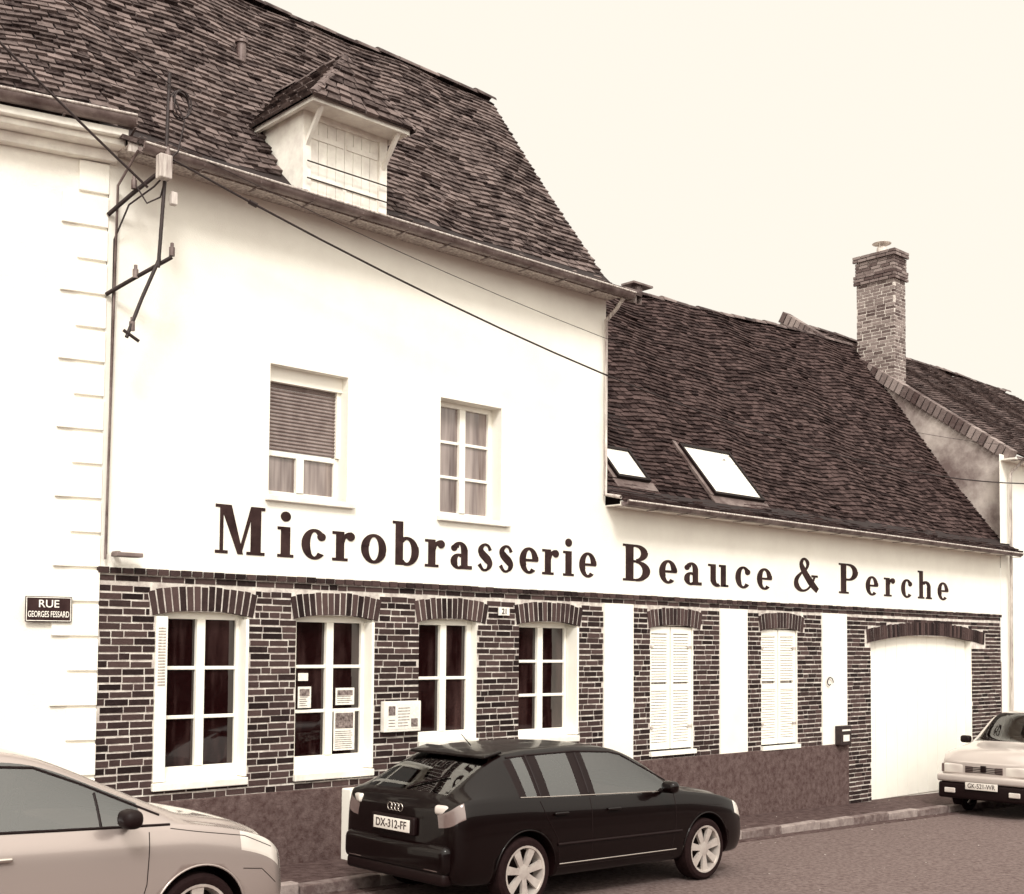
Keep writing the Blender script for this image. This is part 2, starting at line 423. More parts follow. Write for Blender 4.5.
GL={
'i':(.155,rect(.03,.125,0,xh)+rect(-.005,.16,0,.03)+rect(-.005,.06,xh-.03,xh)+ball(.077,.415,.052,.052)),
'c':(.25,ring(.135,.155,.135,.16,.08,.022,48,318)+ball(.21,.235,.045,.042)),
'r':(.22,rect(.03,.12,0,xh)+rect(-.01,.16,0,.03)+rect(-.01,.05,xh-.03,xh)+ring(.19,.2,.1,.11,.03,.03,80,180,12)+ball(.19,.262,.045,.045)),
'o':(.29,ring(.145,.155,.145,.16,.08,.022,0,360,36)),
'b':(.30,rect(.02,.11,.0,.48)+rect(-.015,.05,.45,.48)+ring(.155,.155,.145,.16,.08,.022,-130,130)),
'a':(.27,rect(.14,.226,.03,.22)+ring(.12,.2,.106,.11,.08,.022,0,150,16)+ball(.05,.235,.04,.037)+ring(.11,.085,.105,.09,.075,.02,50,310)+rect(.14,.28,0,.04)),
's':(.2,stroke([(.17,.235),(.14,.29),(.085,.3),(.04,.25),(.06,.195),(.13,.13),(.162,.075),(.13,.015),(.07,.008),(.02,.07)],[.045,.03,.03,.06,.09,.095,.065,.03,.03,.045])),
'e':(.25,ring(.135,.155,.135,.16,.08,.022,5,312)+rect(.06,.262,.145,.175)+ring(.135,.155,.135,.16,.06,.022,0,20,4)),
'M':(.55,rect(.05,.088,0,.48)+rect(0,.14,0,.03)+rect(0,.1,.45,.48)+[[(.05,.48),(.175,.48),(.31,.0),(.25,0)]]+[[(.255,0),(.29,0),(.435,.48),(.395,.48)]]+rect(.395,.51,0,.48)+rect(.35,.555,0,.03)+rect(.41,.555,.45,.48)),
'B':(.40,rect(.04,.15,0,.48)+rect(0,.2,0,.03)+rect(0,.2,.45,.48)+ring(.19,.37,.165,.11,.09,.022,-90,90)+ring(.19,.135,.2,.135,.1,.022,-90,90)+rect(.14,.2,.245,.275)),
'u':(.32,rect(.03,.117,.07,xh)+rect(.2,.285,0,xh)+rect(-.01,.06,xh-.03,xh)+rect(.17,.23,xh-.03,xh)+ring(.14,.095,.11,.1,.08,.03,180,300,14)+rect(.24,.325,0,.03)),
'P':(.40,rect(.04,.15,0,.48)+rect(0,.2,0,.03)+rect(0,.2,.45,.48)+ring(.2,.345,.19,.135,.1,.022,-90,90)+rect(.14,.2,.21,.242)),
'h':(.31,rect(.02,.11,.0,.48)+rect(-.015,.05,.45,.48)+rect(.205,.295,0,.2)+ring(.172,.2,.123,.11,.08,.028,0,145,16)+rect(-.015,.14,0,.03)+rect(.175,.325,0,.03)),
'&':(.48,stroke([(.46,.02),(.32,.14),(.17,.32),(.14,.41),(.2,.465),(.265,.41),(.24,.33),(.14,.26),(.05,.17),(.05,.08),(.14,.015),(.25,.03),(.35,.12),(.4,.22)],[.08,.11,.09,.055,.03,.06,.035,.035,.07,.09,.035,.03,.03,.03])+rect(.34,.46,.21,.24)),
}
mb=MB()
def word(s,x0,x1,z,sc,zs=1.0):
    tw=sum(GL[c][0] for c in s)*sc; gap=((x1-x0)-tw)/max(1,len(s)-1); x=x0
    for c in s:
        for i,p in enumerate(GL[c][1]):
            yf=-.018-.0004*(i%17); n=len(p)
            vs=[(x+a*sc,yf,z+b*zs) for a,b in p]+[(x+a*sc,-.008,z+b*zs) for a,b in p]
            mb.add(vs,[tuple(range(n))]+[(k,n+k,n+(k+1)%n,(k+1)%n) for k in range(n)])
        x+=GL[c][0]*sc+gap
word('M',6.03,6.58,3.18,1.0)
word('icrobrasserie',6.74,11.43,3.18,1.16)
word('Beauce',11.96,15.24,3.17,1.38)
word('&',15.84,16.5,3.18,1.38,1.08)
word('Perche',17.08,20.60,3.19,1.42)
mb.obj('facade_lettering',[letterm],brew)

# ------------------------------------------------------------------ roofs
def prof(pts):
    L=[0]
    for a,b in zip(pts,pts[1:]): L.append(L[-1]+math.hypot(b[0]-a[0],b[1]-a[1]))
    def f(b):
        d=b*L[-1]
        for i in range(len(pts)-1):
            if d<=L[i+1]+1e-9 or i==len(pts)-2:
                t=(d-L[i])/(L[i+1]-L[i]); return (pts[i][0]+(pts[i+1][0]-pts[i][0])*t,pts[i][1]+(pts[i+1][1]-pts[i][1])*t)
    return f,L[-1]
def tiles(name,Pf,Ls,tw,course,mat,parent,skip=None):
    mb=MB(); rows=max(1,int(Ls/course))
    for r in range(rows):
        b0=r/rows; b1=min(1.0,(r+1.35)/rows)
        w=(Pf(1,b0)-Pf(0,b0)).length
        n=max(1,int(w/tw)); off=.5*(r%2)+rnd(-.12,.12)
        for c in range(-1,n+1):
            a0=(c+off)/n+rnd(-.03,.03)/n; a1=a0+rnd(.88,.97)/n
            a0=max(0,a0);a1=min(1,a1)
            if a1-a0<.25/n: continue
            p00=Pf(a0,b0);p10=Pf(a1,b0);p01=Pf(a0,b1);p11=Pf(a1,b1)
            if skip and skip((p00+p11)/2): continue
            nn=(p10-p00).cross(p01-p00)
            if nn.length<1e-9: continue
            nn.normalize()
            dn=(p01-p00).normalized()*rnd(-.014,.014)
            h=.032+rnd(0,.016)+(rnd(0,.02) if random.random()<.06 else 0); h2=h+rnd(-.008,.008); u=.010
            mb.add([p00+nn*.004+dn,p10+nn*.004+dn,p00+nn*h+dn,p10+nn*h2+dn,p01+nn*u,p11+nn*u],[(0,1,3,2),(2,3,5,4),(0,2,4),(1,5,3)])
    mb.obj(name,[mat],parent)
    ub=MB(); NA,NB=12,10
    for i in range(NA):
        for j in range(NB):
            ub.quad(Pf(i/NA,j/NB),Pf((i+1)/NA,j/NB),Pf((i+1)/NA,(j+1)/NB),Pf(i/NA,(j+1)/NB))
    ub.obj(name+'_underlay',[underm],parent)
def ridge(name,A,B,parent,r=.10,L=.34):
    mb=MB(); A=Vector(A);B=Vector(B); n=max(1,int((B-A).length/L)); N=8
    for i in range(n):
        wv=lambda t: Vector((0,0,.02*math.sin((A.x+t*(B.x-A.x))*1.3)))
        p=A.lerp(B,i/n)+wv(i/n);q=A.lerp(B,(i+1.08)/n)+wv((i+1)/n)
        d=(q-p).normalized(); side=d.cross(Vector((0,0,1))).normalized(); up=side.cross(d)
        ra=r*rnd(.95,1.12); rb=r*.93; dz=rnd(-.012,.012)
        vs=[p+side*math.cos(t)*ra+up*(math.sin(t)*ra*.8+dz-.03) for t in [math.pi*k/N for k in range(N+1)]]+[q+side*math.cos(t)*rb+up*(math.sin(t)*rb*.8+dz-.03) for t in [math.pi*k/N for k in range(N+1)]]
        mb.add(vs,[(k,k+1,N+2+k,N+1+k) for k in range(N)]+[tuple(range(N+1))])
    mb.obj(name,[ridgem],parent)
wob=lambda x,b: .022*math.sin(x*1.7+b*3)+.016*math.sin(x*3.9-b*7)
pT,LT=prof([(-.36,6.82),(-.05,6.93),(.27,7.13),(1.12,8.29),(1.94,9.43),(2.60,10.36)])
def PT(a,b):
    y,z=pT(b); x0=4.87+.129*y; x=x0+(11.92-x0)*a
    return Vector((x,y,z+wob(x,b)*min(1,b*4)))
tiles('main_roof_tiles',PT,LT,.165,.098,tileT,brew,skip=lambda p: 6.97<p.x<8.04 and 6.99<p.z<7.9)
pL,LL=prof([(-.30,4.15),(.10,4.36),(1.15,5.74),(2.23,7.30),(3.39,8.81)])
def kx(x): return .882+.118*(x-11.6)/11.3
def PLf(a,b):
    y,z=pL(b); x=11.66+(23.0-11.66)*a
    return Vector((x,y,4.15+(z-4.15)*kx(x)+1.4*wob(x,b)*min(1,b*4)))
tiles('wing_roof_tiles',PLf,LL,.165,.098,tileL,brew)
ridge('main_ridge_tiles',(5.2,2.62,10.40),(11.95,2.62,10.40),brew)
ridge('wing_ridge_tiles',(11.6,3.42,4.15+4.66*kx(11.6)+.03),(23.0,3.42,8.84),brew)
mb=MB()
mb.quad((4.9,2.62,10.36),(11.9,2.62,10.36),(11.9,5.4,6.9),(4.9,5.4,6.9))
mb.quad((11.66,3.41,8.2),(23,3.41,8.78),(23,7.0,4),(11.66,7.0,4))
mb.obj('rear_roof_slopes',[underm],brew)
mb=MB()
prev=None
for k in range(24):
    b=k/23; p=PT(1,b)
    if prev is not None:
        a=prev; mb.add([a+Vector((-.10,0,-.10)),p+Vector((-.10,0,-.10)),p+Vector((.0,0,-.10)),a+Vector((0,0,-.10)),a+Vector((-.10,0,.01)),p+Vector((-.10,0,.01)),p+Vector((0,0,.01)),a+Vector((0,0,.01))],[(0,1,2,3),(4,7,6,5),(3,2,6,7),(0,4,5,1)])
    prev=p
mb.obj('verge',[gablem],brew)
def gutter(name,A,B,r,parent,mat=zinc):
    A=Vector(A);B=Vector(B); mb=MB(); N=10; d=(B-A).normalized(); side=Vector((0,0,1)).cross(d).normalized()
    for (R,flip) in ((r,0),(r*.93,1)):
        vs=[]
        for p in (A,B):
            for k in range(N+1):
                t=math.pi+math.pi*k/N; vs.append(p+side*math.cos(t)*R+Vector((0,0,math.sin(t)*R)))
        mb.add(vs,[(k,k+1,N+2+k,N+1+k) for k in range(N)])
    mb.obj(name,[mat],parent,smooth=True)
    tube(name+'_bead',[A+(-side)*r,B+(-side)*r],.012,MATS['wood_grey'],parent)
    L=(B-A).length; n=int(L/.6); br=MB()
    for i in range(n+1):
        p=A+d*(i*L/max(1,n)); br.box(p.x-.01,p.x+.01,p.y-.02,p.y+r+.1,p.z-r-.008,p.z-r+.0)
        br.cyl(p-side*(r+.005)+Vector((0,0,.01)),p-side*(r*.75)+Vector((0,0,-r*.72)),.007,6)
    br.obj(name+'_brackets',[mat],parent)
gutter('main_gutter',(4.98,-.42,6.80),(11.66,-.42,6.80),.07,brew)
gutter('wing_gutter',(11.60,-.36,4.15),(22.75,-.36,4.13),.062,brew)
mb=MB()
mb.box(4.9,11.64,-.34,-.315,6.74,6.83); mb.box(4.9,11.64,-.315,.0,6.785,6.80)
mb.obj('soffit',[wood],brew)
mb=MB()
mb.box(11.63,22.7,-.28,-.26,4.09,4.16); mb.box(11.63,22.7,-.26,.0,4.105,4.12)
mb.obj('wing_soffit',[whiteold],brew)
tube('downpipe',[(11.57,-.36,6.74),(11.56,-.25,6.62),(11.56,-.07,6.5),(11.56,-.07,4.25),(11.6,-.3,4.2)],.025,wood,brew,res=4)
tube('downpipe_2',[(4.96,-.40,6.74),(4.93,-.07,6.5),(4.90,-.055,3.05)],.012,zinc,brew,res=4)
def rlight(name,x0,x1,y0,y1):
    mb=MB(); xm=(x0+x1)/2
    def P_(x,y,l):
        lo,hi=0,1
        for _ in range(30):
            m=(lo+hi)/2
            if pL(m)[0]<y: lo=m
            else: hi=m
        z=4.15+(pL(lo)[1]-4.15)*kx(xm); return Vector((x,y,z))+Vector((0,-.80,.6))*l
    def slab(xa,xb,ya,yb,l0,l1,mi):
        vs=[P_(xa,ya,l0),P_(xb,ya,l0),P_(xb,yb,l0),P_(xa,yb,l0),P_(xa,ya,l1),P_(xb,ya,l1),P_(xb,yb,l1),P_(xa,yb,l1)]
        mb.add(vs,[(0,3,2,1),(4,5,6,7),(0,1,5,4),(1,2,6,5),(2,3,7,6),(3,0,4,7)],mi)
    t=.045; ty=.03
    slab(x0,x0+t,y0,y1,0,.10,0); slab(x1-t,x1,y0,y1,0,.10,0)
    slab(x0+t,x1-t,y0,y0+ty,0,.098,0); slab(x0+t,x1-t,y1-ty,y1,0,.098,0)
    slab(x0+t,x1-t,y0+ty,y1-ty,.04,.075,1)
    slab(x0-.08,x1+.08,y0-.10,y0,.02,.045,2)
    slab(x0-.07,x0,y0,y1+.05,.02,.06,2)
    mb.obj(name,[blackp,skyglass,zinc],brew)
rlight('rooflight_1',12.08,12.75,.25,.66)
rlight('rooflight_2',14.10,15.31,.20,.87)
dm=MB()
X0,X1=6.96,8.05
dm.box(X0,X0+.10,-.02,.06,6.98,7.90); dm.box(X1-.10,X1,-.02,.06,6.98,7.90)
dm.box(X0+.1,X1-.1,-.02,.06,7.80,7.90); dm.box(X0-.03,X1+.03,-.05,.08,6.93,6.99)
n=8; wv=(X1-X0-.2)/n
for i in range(n): dm.box(X0+.1+i*wv+.003,X0+.1+(i+1)*wv-.003,.012,.035,6.99,7.80)
dm.box(X0+.1,X1-.1,.03,.05,6.99,7.8,1)
for zz in (7.16,7.6):
    dm.box(X0+.12,X0+.52,.0,.011,zz,zz+.055); dm.box(X1-.52,X1-.12,.0,.011,zz,zz+.055)
dm.box(6.86,8.11,-.34,-.30,7.83,7.89); dm.box(6.86,6.90,-.30,.8,7.83,7.885); dm.box(8.07,8.11,-.30,.8,7.83,7.885)
dm.box(6.90,8.07,-.30,.7,7.865,7.88)
for xx in (X0+.03,X1-.07):
    dm.add([(xx,-.02,7.50),(xx+.04,-.02,7.50),(xx+.04,-.02,7.57),(xx,-.02,7.57),(xx,-.30,7.83),(xx+.04,-.30,7.83),(xx+.04,-.24,7.83),(xx,-.24,7.83)],[(0,1,5,4),(3,7,6,2),(0,4,7,3),(1,2,6,5)])
for xx in (X0,X1):
    dm.add([(xx,.06,7.0),(xx,.06,7.88),(xx,.86,7.88),(xx,.22,7.05)],[(0,1,2,3)],1)
dm.obj('dormer',[whiteold,whiteold],brew)
tube('dormer_rail',[(6.99,-.06,7.14),(8.03,-.06,7.14)],.008,darkiron,brew); tube('dormer_rail',[(6.99,-.06,7.32),(8.03,-.06,7.32)],.008,darkiron,brew)
def quadP(A,B,C_,D_):
    A,B,C_,D_=map(Vector,(A,B,C_,D_))
    return lambda a,b: A.lerp(B,a).lerp(D_.lerp(C_,a),b)
ap=(7.485,.02,8.62)
tiles('dormer_roof_front',quadP((6.82,-.38,7.87),(8.15,-.38,7.87),(7.50,.02,8.62),(7.47,.02,8.62)),.85,.16,.098,tileT,brew)
tiles('dormer_roof_left',quadP((6.82,.86,7.87),(6.82,-.38,7.87),ap,(7.485,1.45,8.62)),1.0,.16,.098,tileT,brew)
tiles('dormer_roof_right',quadP((8.15,-.38,7.87),(8.15,1.0,7.87),(7.485,1.45,8.62),ap),1.0,.16,.098,tileT,brew)
ridge('dormer_hip_1',(6.82,-.38,7.90),ap,brew,r=.05,L=.2); ridge('dormer_hip_2',(8.15,-.38,7.90),ap,brew,r=.05,L=.2); ridge('dormer_ridge',ap,(7.485,1.45,8.66),brew,r=.06,L=.25)
mb=MB(); 
p=pT(.66); vx=7.2; mb.cyl((vx,p[0],p[1]-.05),(vx,p[0],p[1]+.20),.055,14); mb.cyl((vx,p[0],p[1]+.20),(vx,p[0],p[1]+.23),.075,14)
mb.obj('roof_vent',[zinc],brew)
mb=MB(); mb.cyl((16.35,3.6,8.3),(16.35,3.6,8.72),.10,12); mb.box(16.1,16.62,3.45,3.75,8.72,8.755)
mb.obj('flue',[zinc],brew)

# ------------------------------------------------------------------ left townhouse (turned 14.7 deg)
ang=math.radians(-14.7)
lh=empty('townhouse',(4.87,0,0),(0,0,ang))
mb=MB()
mb.quad((-9,0,-.6),(0,0,-.6),(0,0,6.80),(-9,0,6.80)); mb.quad((0,0,-.6),(0,.6,-.6),(0,.6,6.8),(0,0,6.8))
mb.obj('walls',[plaster2],lh)
mb=MB(); z=.15; i=0
while z<6.55:
    w=.40 if i%2 else .26
    mb.box(-w,.004,-.030,.05,z+.020,z+.30); z+=.312; i+=1
mb.obj('quoins',[plaster],lh,bevel=.006)
mb=MB()
mb.box(-9,.06,-.10,.0,6.70,6.80); mb.box(-9,.10,-.26,.0,6.80,6.86); mb.box(-9,.11,-.33,-.0,6.86,6.93)
mb.obj('cornice',[whiteold],lh,bevel=.01)
gutter('gutter',(-9,-.36,7.03),(.16,-.36,7.03),.085,lh)
pH,LH=prof([(-.34,7.04),(0,7.14),(.3,7.30),(1.12,8.31),(1.94,9.43),(2.60,10.36)])
def PH(a,b):
    y,z=pH(b); x1=-.129*y+.10*(1-b); x=-9+(x1+9)*a
    return Vector((x,y,z+wob(x,b)*min(1,b*4)))
tiles('roof_tiles',PH,LH,.165,.098,tileT,lh)
sg=empty('street_sign',(4.87-.035*math.sin(-ang),-.035*math.cos(ang),0),(0,0,ang))
mb=MB(); mb.box(-.625,-.235,-.022,-.000,2.475,2.70); mb.obj('plate',[letterm],sg,bevel=.004)
mb=MB(); 
for b in ((-.618,-.242,2.482,2.488),(-.618,-.242,2.687,2.693)): mb.box(b[0],b[1],-.0245,-.022,b[2],b[3])
for b in ((-.618,-.612,2.488,2.687),(-.248,-.242,2.488,2.687)): mb.box(b[0],b[1],-.0245,-.022,b[2],b[3])
mb.obj('border',[paper],sg)
text('text_upper','RUE',.095,(-.43,-.0245,2.632),(math.pi/2,0,0),paper,sg,.17)
text('text_lower','GEORGES FESSARD',.075,(-.43,-.0245,2.54),(math.pi/2,0,0),paper,sg,.345)

# ------------------------------------------------------------------ right townhouse
rh=empty('townhouse.001')
mb=MB()
gx=22.92
mb.quad((XR,-.02,-.6),(34,-.02,-.6),(34,-.02,6.05),(XR,-.02,6.05),1)
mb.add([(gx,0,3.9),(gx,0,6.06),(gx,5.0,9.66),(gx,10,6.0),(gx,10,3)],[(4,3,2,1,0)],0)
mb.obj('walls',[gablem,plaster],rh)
mb=MB(); n=44
for k in range(n):
    t0=k/n
    y0=-.12+(5.05+.12)*t0; z0=6.02+(9.72-6.02)*t0
    L=5.17/n; dz=3.7/n; j=rnd(-.008,.008)
    a=(y0+.012,z0+.01); b=(y0+L-.012,z0+dz-.005)
    vs=[]
    for x in (gx-.07+j,gx+.22):
        vs+=[(x,a[0]+.05,a[1]-.09),(x,b[0]+.05,b[1]-.09),(x,b[0]-.06,b[1]+.10),(x,a[0]-.06,a[1]+.10)]
    mb.add(vs,[(0,3,2,1),(4,5,6,7),(0,1,5,4),(2,3,7,6),(1,2,6,5),(3,0,4,7)])
mb.obj('coping',[brickch],rh)
pR,LR=prof([(-.3,5.98),(.1,6.16),(5.0,9.62)])
def PR(a,b):
    y,z=pR(b); x=gx+.2+11*a
    return Vector((x,y,z+1.3*wob(x,b)))
tiles('roof_tiles',PR,LR,.19,.12,tileR,rh)
ridge('ridge_tiles',(gx,5.05,9.68),(34,5.05,9.68),rh)
gutter('gutter',(gx-.1,-.36,6.0),(34,-.36,6.0),.08,rh)
mb=MB(); mb.box(XR+.05,34,-.3,-.02,5.93,5.96); mb.obj('soffit',[whiteold],rh)
tube('downpipe',[(22.98,-.34,5.93),(22.95,-.1,5.7),(22.93,-.08,-.2)],.03,wood,rh,res=4)
mb=MB(); mb.box(24.6,25.6,-.05,-.021,1.0,2.5); mb.obj('shutter',[whiteold],rh)
ch=MB(); cx0,cx1,cy0,cy1=23.0,23.46,2.35,3.22
def chrow(z,h,e):
    x0,x1,y0,y1=cx0-e,cx1+e,cy0-e,cy1+e
    o=rnd(0,.2)
    y=y0-o
    while y<y1:
        a=max(y0,y+.006); b=min(y1,y+.208)
        if b-a>.02: ch.box(x0-.004+rnd(-.003,.003),x0+.05,a,b,z,z+h)
        y+=.22
    x=x0+.052-o
    while x<x1:
        a=max(x0+.052,x+.006); b=min(x1,x+.208)
        if b-a>.02: ch.box(a,b,y0-.004+rnd(-.003,.003),y0+.05,z,z+h)
        x+=.22
z=7.45
while z<10.62:
    e=.0
    if z>10.0: e=.05
    if 10.25<z<10.5: e=.02
    if z>10.5: e=.06
    chrow(z,.054,e); z+=.07
ch.obj('chimney_bricks',[brickch],rh)
mb=MB(); mb.box(cx0+.002,cx1-.0,cy0+.002,cy1,7.3,10.6); mb.box(cx0-.03,cx1+.03,cy0-.03,cy1+.03,10.6,10.66)
mb.cyl((23.22,2.75,10.6),(23.22,2.75,10.82),.13,16,r1=.10); mb.cyl((23.22,2.75,10.90),(23.22,2.75,10.94),.2,16,r1=.1)
for s in (-.08,.08): mb.cyl((23.22+s,2.75,10.8),(23.22+s,2.75,10.92),.012,6)
mb.obj('chimney_core',[mortar],rh)

# ------------------------------------------------------------------ facade fittings
mbx=empty('menu_display_case'); mb=MB()
mb.box(8.06,8.56,-.09,-.016,1.36,1.69); mb.obj('case',[whiteold],mbx,bevel=.006)
mb=MB(); mb.box(8.09,8.53,-.094,-.088,1.39,1.66); mb.obj('menu_sheet',[paper],mbx)
mb=MB(); mb.box(8.11,8.20,-.097,-.094,1.54,1.64); mb.box(8.42,8.51,-.097,-.094,1.41,1.50)
for k in range(7): mb.box(8.24,8.24+rnd(.12,.17),-.096,-.094,1.42+.032*k,1.428+.032*k)
for k in range(3): mb.box(8.11,8.20,-.096,-.094,1.42+.032*k,1.428+.032*k)
mb.obj('menu_print',[picm],mbx)
mb=MB(); mb.box(9.76,9.93,-.04,-.02,2.66,2.755); hn=mb.obj('house_number_plate',[paper],None,bevel=.003)
text('number','21',.09,(9.845,-.044,2.707),(math.pi/2,0,0),letterm,hn)
lb=empty('mailbox'); mb=MB(); mb.box(16.93,17.24,-.13,-.023,.80,1.10); mb.obj('box',[darkiron],lb,bevel=.01)
mb=MB(); mb.box(16.97,17.20,-.136,-.130,1.02,1.045); mb.box(17.0,17.17,-.136,-.130,.86,.96); mb.obj('slot',[paper],lb)
so=[]
for k in range(30):
    t=k/29*math.pi*1.7; rr=.10-.07*k/29; so.append((16.75+rr*math.cos(t),-.05,1.78+rr*math.sin(t)))
tube('wall_scroll_hook',so,.008,darkiron)
gm=empty('gas_meter_box'); mb=MB(); mb.box(7.55,7.95,-.20,-.035,.06,.80); mb.obj('box',[white],gm,bevel=.012)
mb=MB(); mb.box(7.58,7.92,-.212,-.20,.12,.77); mb.obj('door',[whiteold],gm,bevel=.006)
wl=empty('wall_lamp'); mb=MB(); mb.box(4.98,5.02,-.12,-.012,3.10,3.13); mb.box(4.94,5.2,-.2,-.08,3.075,3.115); mb.obj('lamp',[zinc],wl,bevel=.008)

# ------------------------------------------------------------------ power line bracket + cables
pb=empty('power_line_bracket')
tube('post',[(5.22,-.46,7.52),(5.20,-.46,6.6),(5.15,-.46,5.70)],.018,darkiron,pb)
tube('stay',[(5.16,-.46,5.78),(5.02,-.42,5.4),(4.89,-.40,5.02)],.017,darkiron,pb)
tube('arm_1',[(5.22,-.5,6.66),(5.0,-.2,6.4),(4.86,-.03,6.22)],.020,darkiron,pb)
tube('arm_2',[(5.25,-.52,5.80),(5.0,-.25,5.6),(4.86,-.03,5.48)],.020,darkiron,pb)
tube('arm_3',[(4.86,-.40,5.08),(5.0,-.42,5.0)],.016,darkiron,pb)
mb=MB()
for (x,y,z) in ((5.25,-.52,5.84),(5.02,-.28,5.64),(4.94,-.4,5.12),(5.20,-.50,6.72),(5.0,-.25,6.47),(5.24,-.47,7.2)):
    mb.cyl((x,y,z-.03),(x,y,z+.05),.026,10); mb.cyl((x,y,z+.05),(x,y,z+.09),.016,10)
mb.obj('insulators',[zinc],pb)
mb=MB(); mb.box(5.10,5.22,-.56,-.46,6.50,6.72); mb.box(5.25,5.31,-.5,-.44,6.30,6.42); mb.obj('junction_box',[wood],pb,bevel=.01)
pts=[]
for k in range(60):
    t=k/59*7*math.pi; pts.append((5.32+.10*math.cos(t)*(1-.2*k/60)+.02*k/60,-.48+.03*math.sin(t*.7),7.25+.13*math.sin(t)))
tube('cable_coil',pts,.007,darkiron,pb)
tube('service_cable',[(5.22,-.48,6.6),(5.12,-.40,6.45),(4.98,-.2,6.3),(4.92,-.04,6.0),(4.92,-.03,3.1)],.009,darkiron,pb)
tube('loop_1',[(5.24,-.5,7.3),(5.36,-.5,7.1),(5.30,-.5,6.8),(5.21,-.5,6.7)],.008,darkiron,pb)
tube('loop_2',[(5.0,-.25,6.5),(5.08,-.35,6.3),(5.16,-.45,6.35),(5.2,-.5,6.6)],.008,darkiron,pb)
def cab(name,A,B,sag,r,n=30):
    A=Vector(A);B=Vector(B)
    tube(name,[A.lerp(B,k/n)-Vector((0,0,4*sag*(k/n)*(1-k/n))) for k in range(n+1)],r,darkiron)
def cabz(x): 
    t=(x-5.2)/(30-5.2); return 6.72+(6.6-6.72)*t-4*1.45*t*(1-t)
cab('overhead_cable',(5.2,-.5,6.72),(30,-.6,6.6),1.45,.011)
cab('overhead_cable',(5.25,-.5,6.85),(30,-.2,7.2),1.1,.004)
cab('overhead_cable',(5.05,-.42,6.42),(.2,-.5,9.8),.1,.012)
cab('overhead_cable',(5.20,-.5,7.40),(.2,-.5,9.9),.12,.007)
mb=MB(); mb.cyl((6.05,-.502,cabz(6.05)),(6.13,-.502,cabz(6.13)),.024,8); mb.obj('cable_splice',[darkiron])

# ------------------------------------------------------------------ cars
def paint(name,t,metal,rough,k=1.0,coat=.8,spec=.5):
    return M(name,t,t,scale=60,rough=rough,metal=metal,coat=coat,k=k,spec=spec)
tirem=M('tyre',.0,.05,scale=20,rough=.85,spec=.2)
rimm=M('alloy',.72,.82,scale=9,rough=.32,metal=.35)
chrome=M('chrome',.8,.85,rough=.12,metal=.9)
lampm=M('lamp_lens',.74,.86,scale=3,rough=.08,coat=.8,detail=1)
lampd=M('tail_lens',.36,.5,scale=3,rough=.1,coat=.8,detail=1)
seatm=M('seat_fabric',.12,.26,scale=20)
def wheel(parent,nm,x,y,r,side,spokes,sw=.05,w=.10):
    mb=MB(); N=40
    def lathe(profile,mi):
        vs=[]
        for k in range(N):
            t=2*math.pi*k/N
            for (rr,yy) in profile: vs.append((x+rr*math.cos(t),y+side*yy,r+rr*math.sin(t)))
        m=len(profile); fs=[]
        for k in range(N):
            for j in range(m-1):
                fs.append((k*m+j,k*m+j+1,((k+1)%N)*m+j+1,((k+1)%N)*m+j))
        mb.add(vs,fs,mi)
    rr=r-.085
    lathe([(rr-.01,-w),(r-.03,-w),(r-.006,-w*.8),(r,-w*.4),(r,w*.4),(r-.006,w*.8),(r-.03,w),(rr+.02,w*1.02),(rr,w*.93)],0)
    lathe([(rr,w*.93),(rr+.008,w*1.0),(rr-.012,w*.97),(rr-.02,w*.6),(rr-.03,-w*.5)],1)
    lathe([(rr-.03,-w*.1),(.02,-w*.1)],2)
    lathe([(.075,w*.55),(.07,w*.8),(.03,w*.88),(.001,w*.88)],1)
    for s in range(spokes):
        t=2*math.pi*(s+.3)/spokes; ca,sa=math.cos(t),math.sin(t)
        def P_(rad,off,yy): return (x+rad*ca-off*sa,y+side*yy,r+rad*sa+off*ca)
        wi,wo=sw*.62,sw
        vs=[P_(.05,-wi,w*.80),P_(.05,wi,w*.80),P_(rr-.012,wo,w*.90),P_(rr-.012,-wo,w*.90),P_(.05,-wi,w*.5),P_(.05,wi,w*.5),P_(rr-.012,wo,w*.6),P_(rr-.012,-wo,w*.6)]
        mb.add(vs,[(0,1,2,3),(0,4,5,1),(1,5,6,2),(2,6,7,3),(3,7,4,0)],1)
    o=mb.obj(nm,[tirem,rimm,blackp],parent,smooth=True)
    o.modifiers.new('e','EDGE_SPLIT').split_angle=math.radians(35)
def bake(ob):
    dg=bpy.context.evaluated_depsgraph_get(); dg.update()
    me=bpy.data.meshes.new_from_object(ob.evaluated_get(dg)); ob.modifiers.clear(); ob.data=me
